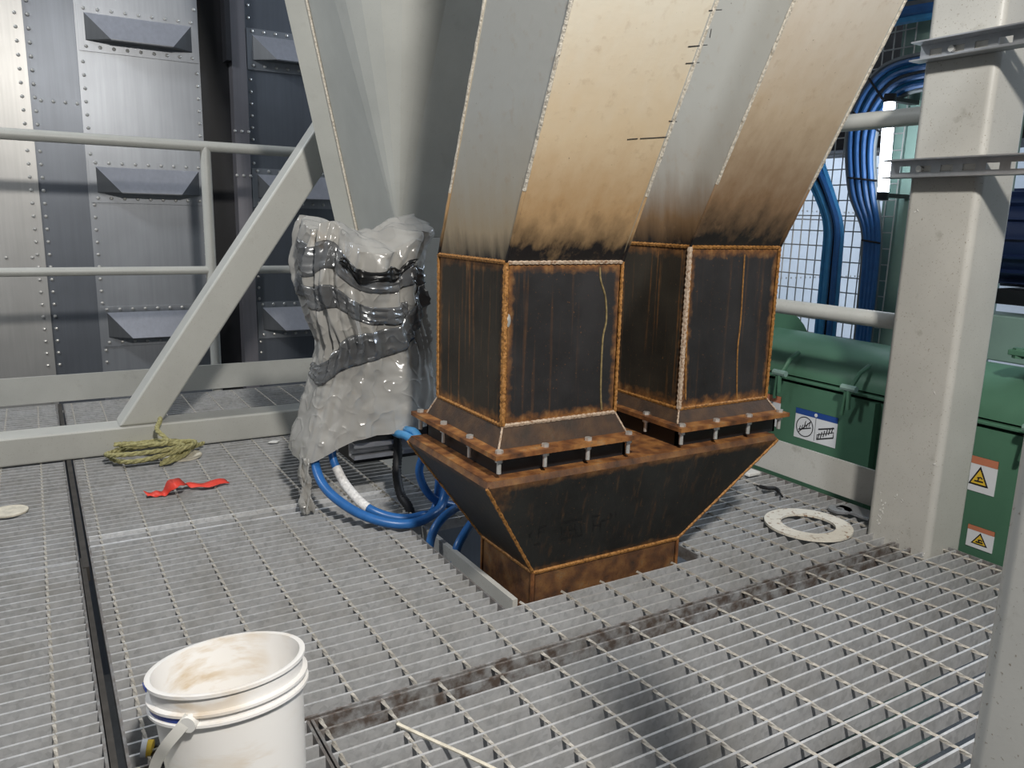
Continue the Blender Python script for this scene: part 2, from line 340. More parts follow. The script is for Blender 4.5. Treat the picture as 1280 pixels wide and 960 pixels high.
# faint stamped marks on the hopper front
def hopface(x, y):
    n = (Vector((ox1, oy0, oz))-Vector((ox0, oy0, oz))).cross(Vector((tx0, ty0, tz-.012))-Vector((ox0, oy0, oz))).normalized(); d = ray(x, y)
    k = n.dot(Vector((ox0, oy0, oz))-CP)/n.dot(d); return CP+d*k, n
mk = MB()
def stroke(a, b, wd=.0016):
    p, n = hopface(*a); q, _ = hopface(*b); d = (q-p).normalized(); s = n.cross(d)*wd
    if n.y > 0: n = -n
    mk.add([p+s+n*.0007, q+s+n*.0007, q-s+n*.0007, p-s+n*.0007], [(0, 1, 2, 3)])
for a, b in (((673, 660), (684, 657)), ((700, 654), (728, 648)), ((700, 675), (728, 668)), ((740, 646), (750, 644)), ((752, 651), (764, 648)), ((667, 681), (675, 679)), ((661, 667), (664, 671)), ((661, 671), (666, 664)), ((674, 661), (673, 671)), ((674, 666), (681, 664)),
             ((702, 659), (703, 671)), ((702, 665), (709, 663)), ((712, 657), (713, 669)), ((719, 655), (720, 667)), ((712, 663), (720, 661)), ((726, 654), (727, 666)), ((742, 650), (741, 664)), ((751, 652), (750, 663)), ((742, 657), (751, 656)), ((763, 641), (765, 646)), ((769, 640), (770, 645))): stroke(a, b)
mk.build('stamped_mark', 'mark', hp, kind='stuff')
# ------------------------------------------------------------------ the two chutes
hexme = {}
def bolt(p, parent, drop=.030):
    me = hexme.get('b')
    if not me:
        mb = MB().lathe([(.0078, 0), (.0078, .006)], Matrix.Identity(4), 6); mb.sm = False; me = hexme['b'] = mb.mesh('bolt_head', 'zinc', False)
        mb = MB().lathe([(.0045, 0), (.0045, -.030)], Matrix.Identity(4), 8); hexme['s'] = mb.mesh('shank', 'zinc')
        mb = MB().lathe([(.0078, -.0075), (.0078, 0)], Matrix.Identity(4), 6); hexme['n'] = mb.mesh('nut', 'zinc', False)
    o = inst('bolt_head', hexme['b'], p, parent, (0, 0, random.uniform(0, 1)))
    inst('shank', hexme['s'], (0, 0, -.0098), o); inst('nut', hexme['n'], (0, 0, -.0100), o, (0, 0, random.uniform(0, 1)))
def bead(pts, parent, mat='weld', r=.0045, step=.006):
    a, b = Vector(pts[0]), Vector(pts[1]); n = max(4, int((b-a).length/step))
    MB().tube([a.lerp(b, k/n) for k in range(n+1)], [r*(1+.35*(k % 2)) for k in range(n+1)], 6).build('weld_bead', mat, parent)
SLX, SLY = -.10, -.60           # lean of the upper chutes per metre of height
def chute(label, x0, x1, y0, y1, zb, zt, fx0, fx1, fy0, fy1, mats, nb, wm):
    ch = thing('chute', None, label, 'chute', 'pair of steel chutes')
    B = [(x0, y0), (x1, y0), (x1, y1), (x0, y1)]; k = zb-.322
    S = [(x0-.018, y0-.018), (x1+.018, y0-.018), (x1+.018, y1+.018), (x0-.018, y1+.018)]
    zf = .322
    for i in range(4):
        j = (i+1) % 4; side = i in (1, 3)
        MB().quadprism([(*B[i], zb), (*B[j], zb), (*B[j], zt), (*B[i], zt)], .006).build('side_plate' if side else 'front_plate' if i == 0 else 'back_plate', 'plate_s' if side else 'plate_f', ch)
        MB().quadprism([(*S[i], zf), (*S[j], zf), (*B[j], zb), (*B[i], zb)], .006).build('skirt_plate', 'skirt', ch)
        bead([(*B[i], zb), (*B[j], zb)], ch, 'weld_white' if (i == 0 and wm) else 'weld', .0035)
        bead([(*B[i], zt), (*B[j], zt)], ch, 'weld_white' if (i == 0 and wm) else 'weld', .0038)
        bead([(*B[i], zb), (*B[i], zt)], ch, 'weld_white' if (i == 0 and not wm) else 'weld', .005 if i == 0 else .0035)
        bead([(*S[i], zf), (*B[i], zb)], ch, 'weld_white', .0018)
        H = 1.9; U = [(x+SLX*H, y+SLY*H) for x, y in B]
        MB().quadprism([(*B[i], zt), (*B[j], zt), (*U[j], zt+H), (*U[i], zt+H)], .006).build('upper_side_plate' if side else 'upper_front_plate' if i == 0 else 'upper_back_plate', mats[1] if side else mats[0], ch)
        a = Vector((*B[i], zt)); b = Vector((*U[i], zt+H)); n = 150
        for q0, q1, m_ in ((0, 10, mats[0]), (10, n, 'weld_paint')):
            MB().tube([a.lerp(b, q/n) for q in range(q0, q1+1)], [.0028+.0012*random.random() for q in range(q0, q1+1)], 6).build('upper_weld_bead', m_, ch)
    fl = MB(); Fo = [(fx0, fy0), (fx1, fy0), (fx1, fy1), (fx0, fy1)]; Fi = S
    for z in (zf-.009, zf): fl.v += [(*p, z) for p in Fo]+[(*p, z) for p in Fi]
    for i in range(4):
        j = (i+1) % 4; fl.f += [(8+i, 8+j, 12+j, 12+i), (i, 4+i, 4+j, j), (i, j, 8+j, 8+i), (4+i, 12+i, 12+j, 4+j)]
    flo = fl.build('flange', 'rust', ch)
    nk = MB(); d = .012
    for i in range(4):
        j = (i+1) % 4; nk.quadprism([(*S[i], .270), (*S[j], .270), (*S[j], zf-.009), (*S[i], zf-.009)], .006)
    nk.build('neck', 'blackcol', ch)
    m = .016
    for q in range(nb):
        bolt((fx0+m+(fx1-fx0-2*m)*q/(nb-1), fy0+m, zf), flo)
        bolt((fx0+m, fy0+m+(fy1-fy0-2*m)*(q if q else .001)/(nb-1), zf), flo) if q else None
        if q: bolt((fx1-m, fy0+m+(fy1-fy0-2*m)*q/(nb-1), zf), flo)
    return ch
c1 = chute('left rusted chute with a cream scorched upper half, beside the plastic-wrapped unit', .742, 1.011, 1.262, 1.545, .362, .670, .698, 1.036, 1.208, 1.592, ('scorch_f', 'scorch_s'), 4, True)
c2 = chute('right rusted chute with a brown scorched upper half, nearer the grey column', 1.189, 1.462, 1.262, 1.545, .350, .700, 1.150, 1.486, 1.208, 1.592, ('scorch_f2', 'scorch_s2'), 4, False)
# rust runs, bare spot
rr = MB(); pts = [ony(x, y, 1.2605) for x, y in ((750, 334), (751, 350), (757, 372), (758, 400), (754, 420), (752, 450), (751, 490), (752, 512))]
rr.tube(spline(pts, 6), .0019, 6).build('rust_run', plain('pale_rust_run', (.20, .15, .065), .7, 0, .5, 120), c1)
for xs in (((931, 318), (929, 350), (926, 400), (922, 440), (921, 500)), ((864, 330), (861, 380), (858, 430), (857, 500))):
    MB().tube(spline([ony(x, y, 1.2607) for x, y in xs], 6), .0017, 6).build('rust_run', plain('orange_rust_run', (.24, .115, .03), .7, 0, .6, 120), c2)
p = ony(635, 401, 1.2595); MB().lathe([(.0, -.001), (.0065, -.0005), (.004, .0015), (0.0005, .002)], Matrix.Translation(p)@Matrix.Rotation(PI/2, 4, 'X')@Matrix.Diagonal((1, 2.0, 1, 1)), 12, False).build('bare_spot', 'zinc', c1)
nf_ = Vector((0, -1, SLY)).normalized()
def upface(x, y):
    d = ray(x, y); return CP+d*(nf_.dot(Vector((.742, 1.262, .67))-CP)/nf_.dot(d))+nf_*.0004
for a, b in (((886, 13), (902, 12)), ((860, 58), (884, 56)), ((857, 79), (874, 78)), ((836, 151), (846, 152)), ((784, 174), (797, 173)), ((800, 173), (834, 171)), ((887, 47), (889, 36))):
    MB().tube([upface(*a), upface(*b)], .0007, 5).build('scratch', 'ink', c1)
# ------------------------------------------------------------------ square to round hopper behind
hx0, hx1, hy0, hy1, hz = .885, 1.22, 2.10, 2.43, .690
hp2 = thing('feed_cone', None, 'grey square-to-round feed cone with bent facets behind the wrapped unit', 'hopper')
cx, cy, R, ht = (hx0+hx1)/2, (hy0+hy1)/2, .53, 2.15
mb = MB(); Q = [(hx0, hy0), (hx1, hy0), (hx1, hy1), (hx0, hy1)]; mb.v += [(*q, hz) for q in Q]; nf = 6; ring = []
for c, a0 in enumerate((PI, 1.5*PI, 0, .5*PI)):
    row = []
    for k in range(nf+1):
        a = a0+(PI/2)*k/nf; row.append(len(mb.v)); mb.v.append((cx+R*math.cos(a), cy+R*math.sin(a), ht))
    ring.append(row)
    for k in range(nf): mb.f.append((c, row[k+1], row[k]))
for c in range(4): mb.f.append((c, (c+1) % 4, ring[(c+1) % 4][0], ring[c][-1]))
mb.build('cone', 'grey_dark', hp2, smooth=False)
MB().box((hx0, hy0, -.2), (hx1, hy1, hz)).build('square_duct', 'grey', hp2, .004)
a = Vector((hx0-.004, hy1, hz)); b = Vector((cx-R, cy+.05, ht)); d = Vector((-.055, .02, 0))
MB().quadprism([a, b, b+d, a+d], .008).build('fin', 'grey_dark', hp2)
MB().tube([a.lerp(b, k/60)+Vector((0, -.006, 0)) for k in range(61)], .004, 6).build('weld_bead', 'weld_paint', hp2)
# ------------------------------------------------------------------ back wall: riveted steel duct
WY = 4.2
wall = thing('wall_back', None, 'riveted steel duct wall behind the far railing', kind='structure')
def sheet(name, x0, x1, z0, z1, mat, y=WY, th=.02): return MB().box((x0, y, z0), (x1, y+th, z1)).build(name, mat, wall)
sheet('sheet', -2.2, .05, -1.6, 3.2, 'duct_light'); sheet('sheet', .05, .245, -1.6, 1.215, 'duct_dark', WY+.006); sheet('sheet', .05, .245, 1.215, 3.2, 'duct_dark', WY+.012)
sheet('sheet', .245, .757, -1.6, 3.2, 'duct', WY-.004); sheet('sheet', .972, 2.6, -1.6, 3.2, 'duct_dark', WY-.004)
MB().box((.757, WY+.05, -1.6), (.90, WY+.12, 3.2)).build('dark_recess', 'blackcol', wall)
MB().box((.90, WY-.03, -1.6), (.968, WY+.05, 3.2)).build('stiffener', 'flange_purple', wall)
MB().box((.872, WY-.05, 1.45), (.896, WY+.04, 3.2)).build('hanging_strip', 'dark', wall)
rv = MB()
def rrow(x0, z0, x1, z1, step, y):
    n = max(1, int(round(math.hypot(x1-x0, z1-z0)/step)))
    for k in range(n+1): rivet(rv, (x0+(x1-x0)*k/n, y, z0+(z1-z0)*k/n), (0, -1, 0), .0085)
for x, y in ((.02, WY), (.068, WY+.006), (.265, WY-.004), (.742, WY-.004), (.990, WY-.004)): rrow(x, -.2, x, 2.0, .057, y)
rrow(.09, 1.20, .23, 1.20, .05, WY+.006); rrow(.90, 1.13, .965, 1.13, .03, WY-.03); rrow(-.9, .52, 0, .52, .1, WY); rrow(.90, .92, .965, .92, .03, WY-.03)
rows = (1.47, .815, .145)
for X0, X1 in ((.262, .745), (.985, 1.47)):
    for z in rows:
        MB().box((X0-.008, WY-.010, z-.045), (X1+.008, WY-.004, z+.145)).build('ledge_frame', 'duct', wall)
        a, b, c, d = (X0+.02, WY-.010, z+.115), (X1-.02, WY-.010, z+.115), (X1-.115, WY-.095, z), (X0+.115, WY-.095, z); e, f = (X0+.02, WY-.010, z), (X1-.02, WY-.010, z)
        lo = MB().add([a, b, c, d], [(0, 1, 2, 3)]).build('ledge', 'ledge', wall); mod = lo.modifiers.new('t', 'SOLIDIFY'); mod.thickness = .004
        for tri in ((a, d, e), (b, f, c)):
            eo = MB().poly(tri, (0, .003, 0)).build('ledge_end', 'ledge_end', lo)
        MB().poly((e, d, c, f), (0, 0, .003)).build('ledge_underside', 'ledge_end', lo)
        rrow(X0+.02, z+.132, X1-.02, z+.132, .057, WY-.010); rrow(X0+.02, z-.025, X1-.02, z-.025, .057, WY-.010)
rv.build('rivets', 'zinc', wall, kind='stuff')
wr = thing('wall_back.001', None, 'white riveted cladding wall far behind the cable tray', kind='structure')
for k in range(7):
    for q in range(4):
        MB().box((2.62+k*.6, 4.22, -1.6+q*1.2), (3.212+k*.6, 4.25, -.41+q*1.2)).build('cladding_panel', 'white_panel', wr)
rv = MB()
for z in (.86, .35):
    for k in range(60): rivet(rv, (3.4+k*.055, 4.22, z), (0, -1, 0), .009)
rv.build('rivets', 'zinc', wr, kind='stuff')
wr2 = MB().box((6.8, -1.5, -1.6), (6.85, 4.25, 3.2)).build('wall_right', 'white_panel'); tag(wr2, 'pale wall far beyond the green conveyor', kind='structure')
# ------------------------------------------------------------------ railings, beam, brace, column
ra = thing('guard_railing', None, 'grey pipe guard railing with toe plate in front of the riveted wall', 'railing')
RY = 3.50
MB().tube([(-2.2, RY, 1.0), (2.3, RY, 1.0)], .021, 14).build('top_rail', 'grey', ra); MB().tube([(-2.2, RY, .505), (2.3, RY, .505)], .017, 14).build('mid_rail', 'grey', ra)
for x in (-1.1, .635, 1.75): MB().tube([(x, RY, -.03), (x, RY, 1.0)], .021, 14).build('post', 'grey', ra)
MB().box((-2.2, RY-.035, .008), (2.3, RY-.027, .112)).build('toe_plate', 'grey', ra)
rb = thing('guard_railing.001', None, 'grey pipe guard railing with toe plate beside the green conveyor', 'railing')
MB().tube([(1.91, 1.15, 1.022), (1.91, 3.4, 1.022)], .022, 14).build('top_rail', 'grey', rb); MB().tube([(1.91, 1.15, .512), (1.91, 3.4, .512)], .022, 14).build('mid_rail', 'grey', rb)
MB().box((1.90, 1.165, .008), (1.908, 3.4, .108)).build('toe_plate', 'grey_dirty', rb)
for y in (2.9,): MB().tube([(1.91, y, -.03), (1.91, y, 1.022)], .021, 14).build('post', 'grey', rb)
be = MB().box((-2.2, 2.645, .001), (1.7, 2.745, .088)).build('floor_beam', 'grey', bevel=.008); tag(be, 'long grey rectangular steel beam lying across the grating', 'beam')
a = Vector((.20, 2.695, .085)); b = Vector((1.42, 2.695, 1.86)); d = (b-a).normalized(); s = Vector((d.z, 0, -d.x))*.05; y = Vector((0, .05, 0))
mb = MB(); a = a+s*.7; b = b+s*.7; L = [a-s-y-d*.0, a+s-y-d*.1, a+s+y-d*.1, a-s+y]
L = []
for p in (a, b):
    L += [p-s-y, p+s-y, p+s+y, p-s+y]
for i in range(4): L[i] = L[i]+d*((.088-L[i].z)/d.z)
mb.add(L, [(0, 1, 2, 3), (4, 5, 6, 7), (0, 1, 5, 4), (1, 2, 6, 5), (2, 3, 7, 6), (3, 0, 4, 7)]); br = mb.build('diagonal_brace', 'grey', bevel=.008); tag(br, 'grey square-tube diagonal brace rising from the floor beam', 'brace')
col = MB().box((1.752, .992, -.35), (1.893, 1.158, 2.6)).build('column', 'grey_dirty', bevel=.016); tag(col, 'thick grey speckled steel column at the right behind the loose ring', 'column')
pm = thing('paint_mark', None, 'white paint scribbles near the foot of the grey column', 'paint mark')
pk = MB(); random.seed(3)
for x, y, n in ((1099, 650, 10), (1101, 643, 8), (1103, 633, 6), (1103, 617, 3), (1119, 618, 3), (1128, 627, 2), (1122, 672, 3), (1154, 690, 5), (1170, 489, 2), (1169, 578, 4), (1144, 270, 2)):
    p = onx(x, y, 1.7512)
    for k in range(n):
        a = p+Vector((0, random.uniform(-.006, .006), random.uniform(-.012, .012))); b2 = a+Vector((0, random.uniform(-.005, .005), random.uniform(-.005, .005))); e = Vector((0, .0012, .0006))
        pk.poly([a-e, a+e, b2+e, b2-e], (-.0006, 0, 0))
pk.build('scribble', 'white', pm)
po = MB().box((.500, .182, -.3), (.556, .240, 1.05)).build('near_post', 'grey_dirty', bevel=.012); tag(po, 'grey rounded steel post closest to the viewer at the right edge', 'post')
def strut(name, label, y0, y1, z0, z1, X):
    st = thing(name, None, label, 'strut channel', 'slotted strut channels on the column')
    h = z1-z0; n = int((y1-y0)/.05)
    MB().box((X-.041, y0, z1-.003), (X, y1, z1)).build('flange', 'strut', st); MB().box((X-.041, y0, z0), (X, y1, z0+.003)).build('flange', 'strut', st)
    MB().box((X-.0025, y0, z0), (X, y1, z0+h*.33)).build('web', 'strut', st); MB().box((X-.0025, y0, z0+h*.67), (X, y1, z1)).build('web', 'strut', st)
    for k in range(n+1):
        yy = y1-.05*k; MB().box((X-.0025, max(y0, yy-.022), z0+h*.33), (X, yy, z0+h*.67)).build('web_tie', 'strut', st)
    MB().lathe([(.007, 0), (.007, .008)], Matrix.Translation((X-.0025, y1-.075, (z0+z1)/2))@Matrix.Rotation(-PI/2, 4, 'Y'), 12).build('bolt', 'zinc', st)
    return st
strut('strut_channel', 'upper slotted strut channel crossing the grey column', .60, 1.165, 1.112, 1.153, 1.751)
strut('strut_channel.001', 'lower slotted strut channel crossing the grey column below the upper one', .60, 1.205, .862, .903, 1.751)
# ------------------------------------------------------------------ plastic wrapped unit
bg = thing('wrapped_unit', None, 'upright unit wrapped in crumpled grey plastic sheet and silver tape', 'wrapped unit')
def lerpt(t, tab):
    for (a, va), (b, vb) in zip(tab, tab[1:]):
        if t <= b: return va+(vb-va)*max(0, (t-a))/(b-a)
    return tab[-1][1]
def bagpt(th, v, off=0):
    """th around, v 0 bottom .. 1 top"""
    cth, sth = math.cos(th), math.sin(th)
    zb = .183+.048*cth+.012*math.sin(3*th+.6); zt = .705+.028*math.sin(2.0*th+1.2)+.022*math.sin(5*th)
    z = zb+(zt-zb)*v
    xl = lerpt(z, [(.10, .535), (.18, .548), (.30, .585), (.42, .618), (.5, .592), (.58, .574), (.70, .580), (.80, .60)])
    xr = lerpt(z, [(.10, .945), (.30, .925), (.45, .905), (.55, .885), (.62, .868), (.70, .905), (.8, .90)])
    hw = (xr-xl)/2; xc = (xr+xl)/2; hd = lerpt(z, [(.1, .135), (.4, .105), (.6, .12), (.8, .10)])
    e = .62; X = xc+hw*math.copysign(abs(cth)**e, cth); Y = 1.985+hd*math.copysign(abs(sth)**e, sth)
    p = Vector((X, Y, z))
    def tri(x): x = x % 1.0; return 1-abs(2*x-1)
    def pl(q): v = noise.voronoi(q)[0]; return min(.45, v[1]-v[0])          # flat plates with sharp creases between them
    wob = noise.noise(p*5)*.35
    up_ = max(0, min(1, (z-.40)/.12)); low = 1-up_
    folds = tri(th*2.1+wob*1.2+z*.9)*.020*up_+tri(th*3.7-z*3.1+wob*2)*.011*(.35+up_)
    waist = max(0, 1-abs(z-.43)/.11)
    d = folds-.012*up_+tri(th*4.5+wob*2.5)*.020*waist-.010*waist
    d += (pl(Vector((p.x*9, p.y*9, p.z*5.5))+noise.noise_vector(p*6)*.4)-.2)*.026*(.45+.55*up_)
    d += (pl(Vector((p.x*21+p.z*5, p.y*21, p.z*15)))-.2)*.008
    d += noise.noise(p*5+Vector((4, 0, 2)))*.012
    nrm = Vector((cth, sth, 0)); return p+nrm*(d-.004+off)
NU, NV = 240, 150; mb = MB(); mb.sm = True
for j in range(NV+1):
    for i in range(NU): mb.v.append(tuple(bagpt(2*PI*i/NU, j/NV)))
for j in range(NV):
    for i in range(NU): mb.f.append((j*NU+i, j*NU+(i+1) % NU, (j+1)*NU+(i+1) % NU, (j+1)*NU+i))
k0 = NV*NU; RG = 14                                     # crumpled top
for r in range(1, RG+1):
    f = 1-r/RG
    for i in range(NU):
        p = Vector(mb.v[k0+i]); c = Vector((.735, 1.985, .700)); q = c.lerp(p, f)
        q.z += (.4-noise.voronoi(Vector((q.x*16, q.y*16, 2)))[0][0])*.045*(1-f)+.010*math.sin(PI*f); mb.v.append(tuple(q))
    for i in range(NU):
        a = k0+(r-1)*NU; b = k0+r*NU; mb.f.append((a+i, a+(i+1) % NU, b+(i+1) % NU, b+i))
so = mb.build('plastic_sheet', 'bag', bg); so.data.set_sharp_from_angle(angle=math.radians(75))
def band(name, mat, th0, th1, vfun, w, off, parent, n=90, rows=8):
    m2 = MB(); m2.sm = True
    for i in range(n+1):
        u = i/n; th = th0+(th1-th0)*u; vc = vfun(u)
        for r in range(rows+1): m2.v.append(tuple(bagpt(th, vc+w(u)*(r/rows-.5), off+.002*math.sin(r*2.2+u*20))))
    m2.f = [(i*(rows+1)+r, (i+1)*(rows+1)+r, (i+1)*(rows+1)+r+1, i*(rows+1)+r+1) for i in range(n) for r in range(rows)]
    o = m2.build(name, mat, parent); o.modifiers.new('t', 'SOLIDIFY').thickness = .0015; return o
band('tape', 'tape', PI*.95, PI*2.05, lambda u: .86-.08*u+.03*math.sin(u*5), lambda u: .13-.05*u, .003, bg)
band('tape', 'tape', PI*.95, PI*2.05, lambda u: .36+.50*u**1.0-.10*math.sin(u*PI), lambda u: .05+.10*math.sin(u*PI), .006, bg)
band('tape', 'tape', PI*.95, PI*1.62, lambda u: .74-.10*u, lambda u: .10, .001, bg)
band('charred_patch', 'char', PI*1.36, PI*1.66, lambda u: .875+.01*math.sin(u*14), lambda u: .085*math.sin(PI*min(1, max(.02, u)))**.5*(.75+.25*math.sin(u*23)), .008, bg, 50, 6)
# flat cover under the sheet, hanging tail
tl = MB(); tl.sm = True; base = [bagpt(PI*1.02+.30*i/8, .02) for i in range(9)]
for j in range(25):
    v = j/24; c = Vector((.545, 1.895, .002))
    for i, p in enumerate(base):
        q = p.lerp(c+Vector(((i-4)*.004, -.004*math.sin(i*1.7), 0)), min(1, v**.6)); q.z = p.z*(1-v)+.002
        q += Vector((.004*math.sin(v*14+i), .006*math.sin(i*2+v*9), 0)); tl.v.append(tuple(q))
tl.f = [(j*9+i, j*9+i+1, (j+1)*9+i+1, (j+1)*9+i) for j in range(24) for i in range(8)]
o = tl.build('sheet_tail', 'bag', bg); o.modifiers.new('t', 'SOLIDIFY').thickness = .002
MB().box((.62, 1.93, .26), (.86, 2.06, .66)).build('inner_unit', 'grey', bg, .02)
us = thing('strut_offcut', None, 'short shiny strut channel jutting out below the wrapped plastic', 'strut channel')
p = ony(443, 566, 1.9)
MB().box((p.x, 1.90, p.z+.020), (p.x+.19, 1.945, p.z+.023)).build('flange', 'strut', us); MB().box((p.x, 1.90, p.z-.021), (p.x+.19, 1.945, p.z-.018)).build('flange', 'strut', us); MB().box((p.x, 1.942, p.z-.021), (p.x+.19, 1.945, p.z+.023)).build('web', 'strut', us)
MB().box((p.x, 1.90, p.z+.010), (p.x+.19, 1.902, p.z+.020)).build('lip', 'strut', us); MB().box((p.x, 1.90, p.z-.018), (p.x+.19, 1.902, p.z-.010)).build('lip', 'strut', us)
MB().box((p.x+.02, 1.96, p.z-.05), (p.x+.28, 2.09, p.z+.06)).build('terminal_box', 'black', us)
# ------------------------------------------------------------------ cables by the wrapped unit
def cable(name, label, pts, r, mat, extra=None, corr=False):
    ps = spline(pts, 14)
    mb = MB().tube(ps, [r*(1+.12*(k % 2)) for k in range(len(ps))] if corr else r, 12); o = mb.build('jacket' if extra else name, mat)
    if extra:
        t = thing(name, None, label, 'cable'); o.parent = t
        a, b = extra; MB().tube(ps[int(a*len(ps)):int(b*len(ps))], r*1.12, 12).build('white_wrap', 'whitew', t); return t
    return tag(o, label, 'cable')
cable('cable', 'outer thick blue cable looping from under the plastic to the hopper', [(.60, 1.96, .25), ony(392, 562, 1.95), ony(402, 603, 1.86), ony(432, 632, 1.78), ony(470, 650, 1.72), ony(508, 655, 1.69), ony(538, 645, 1.70), ony(556, 620, 1.74), (.90, 1.78, .22)], .0118, 'blue')
cable('cable.001', 'inner blue cable with a white wrapped stretch in the loop', [(.66, 1.97, .25), ony(415, 562, 1.94), ony(424, 592, 1.90), ony(440, 616, 1.84), ony(462, 636, 1.78), ony(494, 647, 1.75), ony(524, 645, 1.74), ony(546, 628, 1.77), (.88, 1.82, .22)], .0108, 'blue', (.22, .50))
cable('cable.002', 'blue cable entering the hopper top beside the plastic', [(.78, 2.0, .38), (.775, 1.99, .27), ony(490, 536, 1.9), ony(508, 545, 1.80), ony(522, 554, 1.70), (.78, 1.63, .20)], .0105, 'blue2')
cable('cable.003', 'upper blue cable running close to the chute flange', [(.84, 2.01, .38), (.83, 2.0, .28), ony(502, 531, 1.9), ony(518, 540, 1.80), ony(526, 549, 1.72), (.80, 1.64, .21)], .0105, 'blue2')
cable('cable.004', 'blue cable hanging behind the hopper side and curling down', [ony(528, 572, 1.78), ony(524, 590, 1.78), ony(532, 612, 1.77), ony(546, 626, 1.76), ony(566, 632, 1.76)], .0105, 'blue')
cable('cable.005', 'blue cable arching down into the floor opening', [ony(575, 632, 1.66), ony(556, 645, 1.62), ony(542, 664, 1.60), ony(536, 690, 1.60), ony(534, 730, 1.60)], .0105, 'blue')
cable('cable.006', 'blue cable dropping into the floor opening closest to the outlet', [ony(592, 650, 1.60), ony(580, 668, 1.56), ony(570, 690, 1.54), ony(566, 730, 1.54)], .0105, 'blue')
cable('conduit', 'black corrugated conduit hanging between the strut and the hopper', [(.79, 1.92, .24), ony(497, 560, 1.9), ony(496, 590, 1.88), ony(501, 618, 1.84), ony(513, 640, 1.80), ony(520, 690, 1.78)], .0115, 'black', None, True)
# ------------------------------------------------------------------ bucket
bk = thing('bucket', None, 'white stained plastic bucket standing on the grating in the foreground', 'bucket')
BM = Matrix.Translation((.182, .981, .002))@Matrix.Rotation(math.radians(-7.5), 4, r0)@Matrix.Rotation(math.radians(-6.5), 4, Vector((.52, .85, 0)).normalized())
r0b, r1b, hb = .086, .098, .166
pr = [(0.0005, 0), (r0b-.004, 0), (r0b, .004), (r1b-.004, hb*.745), (r1b+.001, hb*.75), (r1b+.004, hb*.755), (r1b+.004, hb*.775), (r1b-.001, hb*.785), (r1b-.001, hb*.825), (r1b+.004, hb*.83), (r1b+.004, hb*.85), (r1b-.002, hb*.86), (r1b-.001, hb*.965), (r1b+.003, hb*.97), (r1b+.003, hb*.995), (r1b, hb), (r1b-.004, hb*.995), (r1b-.006, hb*.9), (r0b-.006, .006), (.0005, .005)]
MB().lathe(pr, BM, 64, False).build('body', 'bucket', bk)
# the handle ear and strap face the viewer's left
va = math.atan2(-.66, -.52)
ear = BM@Vector(((r1b+.002)*math.cos(va), (r1b+.002)*math.sin(va), hb*.80))
MB().lathe([(.010, -.004), (.010, .006)], Matrix.Translation(ear)@Matrix.Rotation(va, 4, 'Z')@Matrix.Rotation(PI/2, 4, 'Y'), 16).build('handle_ear', 'white', bk)
hd = MB(); hd.sm = True; Z_ = Vector((0, 0, 1)); hps = spline([ear+Z_*.008, ear-rt*.010-fw*.006-Z_*.006, ear-rt*.026-fw*.008-Z_*.026, ear-rt*.042-Z_*.050, ear-rt*.052+fw*.006-Z_*.072], 8)
for i, p in enumerate(hps):
    d_ = (hps[min(i+1, len(hps)-1)]-hps[max(i-1, 0)]).normalized(); s_ = d_.cross(fw).normalized()*.0068; n_ = d_.cross(s_).normalized()*.0014; hd.v += [tuple(p-s_-n_), tuple(p+s_-n_), tuple(p+s_+n_), tuple(p-s_+n_)]
hd.f = [(i*4+q, i*4+(q+1) % 4, i*4+4+(q+1) % 4, i*4+4+q) for i in range(len(hps)-1) for q in range(4)]+[(0, 1, 2, 3), tuple(4*(len(hps)-1)+q for q in (3, 2, 1, 0))]
hd.build('handle_strap', 'handle', bk)
def arcpatch(name, a0, a1, z0, z1, rad, mat):
    m2 = MB(); n = 14
    for k in range(n+1):
        a = a0+(a1-a0)*k/n; m2.v += [tuple(BM@Vector((rad*math.cos(a), rad*math.sin(a), z))) for z in (z0, z1)]
    m2.f = [(2*k, 2*k+2, 2*k+3, 2*k+1) for k in range(n)]; o = m2.build(name, mat, bk); o.modifiers.new('t', 'SOLIDIFY').thickness = .001
arcpatch('blue_smear', PI*.98, PI*1.26, hb*.785, hb*.825, r1b+.0002, 'bluepl'); arcpatch('blue_smear', PI*.98, PI*1.05, hb*.965, hb*.995, r1b+.0035, 'bluepl')
dbr = thing('crumpled_wrapper', None, 'black crumpled wrapper with yellow and white end in the gap beside the bucket', 'wrapper')
p = onz(185, 938, .0); mb = MB(); mb.sm = True; W1 = Matrix.Translation(p+Vector((.030, -.012, -.006)))
bm = bmesh.new(); bmesh.ops.create_icosphere(bm, subdivisions=3, radius=.026)
for v in bm.verts: v.co = v.co*(1+.55*noise.noise(v.co*60)); v.co.z *= .5
mb.add([W1@v.co for v in bm.verts], [tuple(x.index for x in f.verts) for f in bm.faces]); bm.free(); mb.build('crumple', 'black', dbr)
MB().tube([p+Vector((-.002, 0, .004)), p+Vector((.006, -.003, .003))], .012, 10).build('yellow_end', 'sign_yellow', dbr); MB().tube([p+Vector((-.008, .002, .005)), p+Vector((-.001, 0, .004))], .0125, 10).build('white_end', 'sign_white', dbr)
